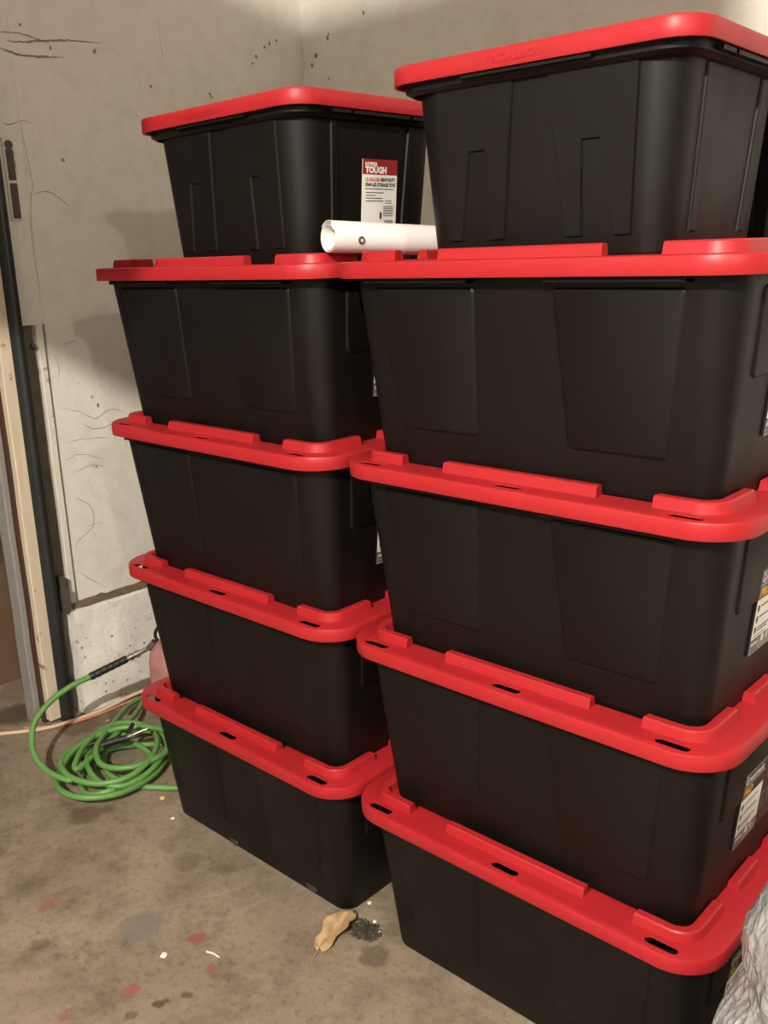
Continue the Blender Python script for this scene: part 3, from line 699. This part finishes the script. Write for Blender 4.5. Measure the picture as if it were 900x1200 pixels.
# ------------------------------------------------------------------ silver plastic bag by the right stack
s = MB(); cx, cy = -.230, 1.190; prof = [(0, .18), (.015, .205), (.08, .222), (.18, .222), (.27, .210), (.33, .194), (.37, .176), (.40, .163), (.42, .161), (.45, .171), (.49, .170), (.53, .158), (.575, .139), (.61, .115), (.64, .085), (.66, .05), (.67, .015)]
prof2 = []
for i in range(len(prof)-1):
    for k in range(6): f = k/6; prof2.append((prof[i][0]*(1-f)+prof[i+1][0]*f, prof[i][1]*(1-f)+prof[i+1][1]*f))
prof2.append(prof[-1]); loops = []; n = 260
def ridge(x, y, z): return 1-2*abs(noise.noise((x, y, z)))
for z, r in prof2:
    L_ = []
    for k in range(n):
        th = 2*PI*k/n; ux, uy = math.cos(th), math.sin(th)
        low = max(0, min(1, (.43-z)/.06))
        tw = th + .35*noise.noise((ux*2, uy*2, z*3))
        fold = low*(.040*ridge(ux*7, uy*7, z*1.2) + .022*ridge(ux*16, uy*16, z*1.6) + .013*math.sin(53*tw) + .006*math.sin(97*tw))*(.35+.65*min(1, (.46-z)/.2))
        cr_ = (1-low)*(.050*noise.noise((ux*3, uy*3, z*9)) + .020*ridge(ux*6+z*8, uy*6, z*16) + .012*ridge(ux*13, uy*13+z*20, z*24+7))
        q = r*(1+fold*min(1, z*8+.2)+cr_)
        L_.append((cx+q*ux, cy+q*uy, max(0, z+(.010*noise.noise((ux*4, uy*4, z*12)) if .05 < z < .62 else 0))))
    loops.append(L_)
s.loft(loops)
bag = s.build('plastic_bag', M['bag'], None, 35); tag(bag, 'crumpled silver grey plastic bag beside the right-hand stack', 'bag')

# ------------------------------------------------------------------ litter on the floor
s = MB(); vs = []; nu, nv = 18, 9; q0, q1 = Vector((-1.249, 1.098, 0)), Vector((-1.266, 1.222, 0)); ax = (q1-q0); sd = Vector((ax.y, -ax.x, 0)).normalized()
for i in range(nu+1):
    f = i/nu; w_ = .024*(math.sin(PI*min(1, f*.92+.06))**.7)*(1+.18*math.sin(f*16)) + .002
    for j in range(nv+1):
        g = 2*j/nv-1
        p = q0 + ax*f + sd*(w_*g)
        z = .006 + .020*g*g*math.sin(PI*f)*(1 if g > 0 else .7) + .010*f*f + .004*math.sin(9*f+4*g) + .002*math.sin(23*g)
        vs.append((p.x, p.y, max(.001, z)))
fs = [(i*(nv+1)+j, i*(nv+1)+j+1, (i+1)*(nv+1)+j+1, (i+1)*(nv+1)+j) for i in range(nu) for j in range(nv)]
s.add(vs, fs); lf = s.build('dry_leaf', M['leaf'], None, 60); tag(lf, 'curled tan dry leaf on the floor at the corner of the left-hand stack', 'leaf')
sm = lf.modifiers.new('thickness', 'SOLIDIFY'); sm.thickness = .0008
s = MB(); s.tube([q0+Vector((0, 0, .004)), q0-ax*.22+sd*.006+Vector((0, 0, .002))], .0014, 6); s.build('stalk', M['leaf'], lf)
def clod(name, x, y, r, mat, label, cat, flat=.6, seed=0, group=None, n=1):
    bm = bmesh.new(); bmesh.ops.create_icosphere(bm, subdivisions=2, radius=r)
    for v in bm.verts:
        k = 1+.45*noise.noise((v.co.x/r*1.3+seed, v.co.y/r*1.3, v.co.z/r*1.3)); v.co = Vector((v.co.x*k, v.co.y*k, v.co.z*k*flat))
    zmin = min(v.co.z for v in bm.verts)
    for v in bm.verts: v.co.z -= zmin
    me = bpy.data.meshes.new(name); bm.to_mesh(me); bm.free(); me.materials.append(mat)
    o = place(name, me, None, (x, y, 0)); tag(o, label, cat, group); return o
so = MB()
random.seed(9)
for i in range(230):
    r = random.uniform(.0010, .0042); th = random.random()*6.3; d_ = .040*random.random()**.7
    bm = bmesh.new(); bmesh.ops.create_icosphere(bm, subdivisions=1, radius=r); k = len(so.v)
    x, y = -1.217+d_*math.cos(th), 1.206+.75*d_*math.sin(th); z = r*.4 + max(0, .010-.3*d_)*random.random()
    vs = [(x+v.co.x*random.uniform(.8, 1.2), y+v.co.y*random.uniform(.8, 1.2), max(0, z+v.co.z*.8)) for v in bm.verts]; bm.verts.index_update()
    so.add(vs, [tuple(v.index for v in f.verts) for f in bm.faces]); bm.free()
o = so.build('soil_crumbs', M['soil'], None); tag(o, 'dark crumbled soil beside the dry leaf', 'soil', None, 'stuff')
clod('paint_chip', -1.485, .876, .0075, M['chip'], 'round white chip on the open floor among the red marks', 'debris', .5, 1)
clod('paint_chip', -1.269, 1.275, .005, M['chip'], 'white crumb in the gap between the two bottom totes', 'debris', .5, 2)
clod('paint_chip', -1.218, 1.238, .0045, M['chip'], 'white crumb just behind the dark soil', 'debris', .5, 3)
clod('paint_chip', -1.188, 1.221, .004, M['chip'], 'white crumb right of the dark soil', 'debris', .5, 4)
clod('wood_chip', -1.99, 1.222, .007, M['straw'], 'small yellow chip on the floor below the hose', 'debris', .5, 5)
clod('wood_chip', -1.89, 1.185, .0045, M['chip'], 'pale crumb at the rear corner of the left-hand stack', 'debris', .5, 6)
s = MB(); s.tube([(-1.426, .942, .0022), (-1.408, .948, .003), (-1.392, .949, .0022)], .0017, 6); tag(s.build('splinter', M['chip'], None, 50), 'thin pale splinter between the red floor marks', 'debris')
s = MB(); s.loft([[(x, y, z) for x, y in ((-2.447, 1.268), (-2.428, 1.262), (-2.402, 1.333), (-2.42, 1.342))] for z in (0.0, .006)]); tag(s.build('wood_shim', M['chip'], None), 'flat whitish strip on the floor behind the hose coil', 'debris')
clod('paper_scrap', -2.462, 1.419, .012, M['chip'], 'crumpled white scrap on the floor by the wall', 'paper scrap', .5, 8)
clod('red_scrap', -2.50, 1.37, .008, M['cord'], 'small red scrap on the floor by the wall', 'debris', .4, 12)
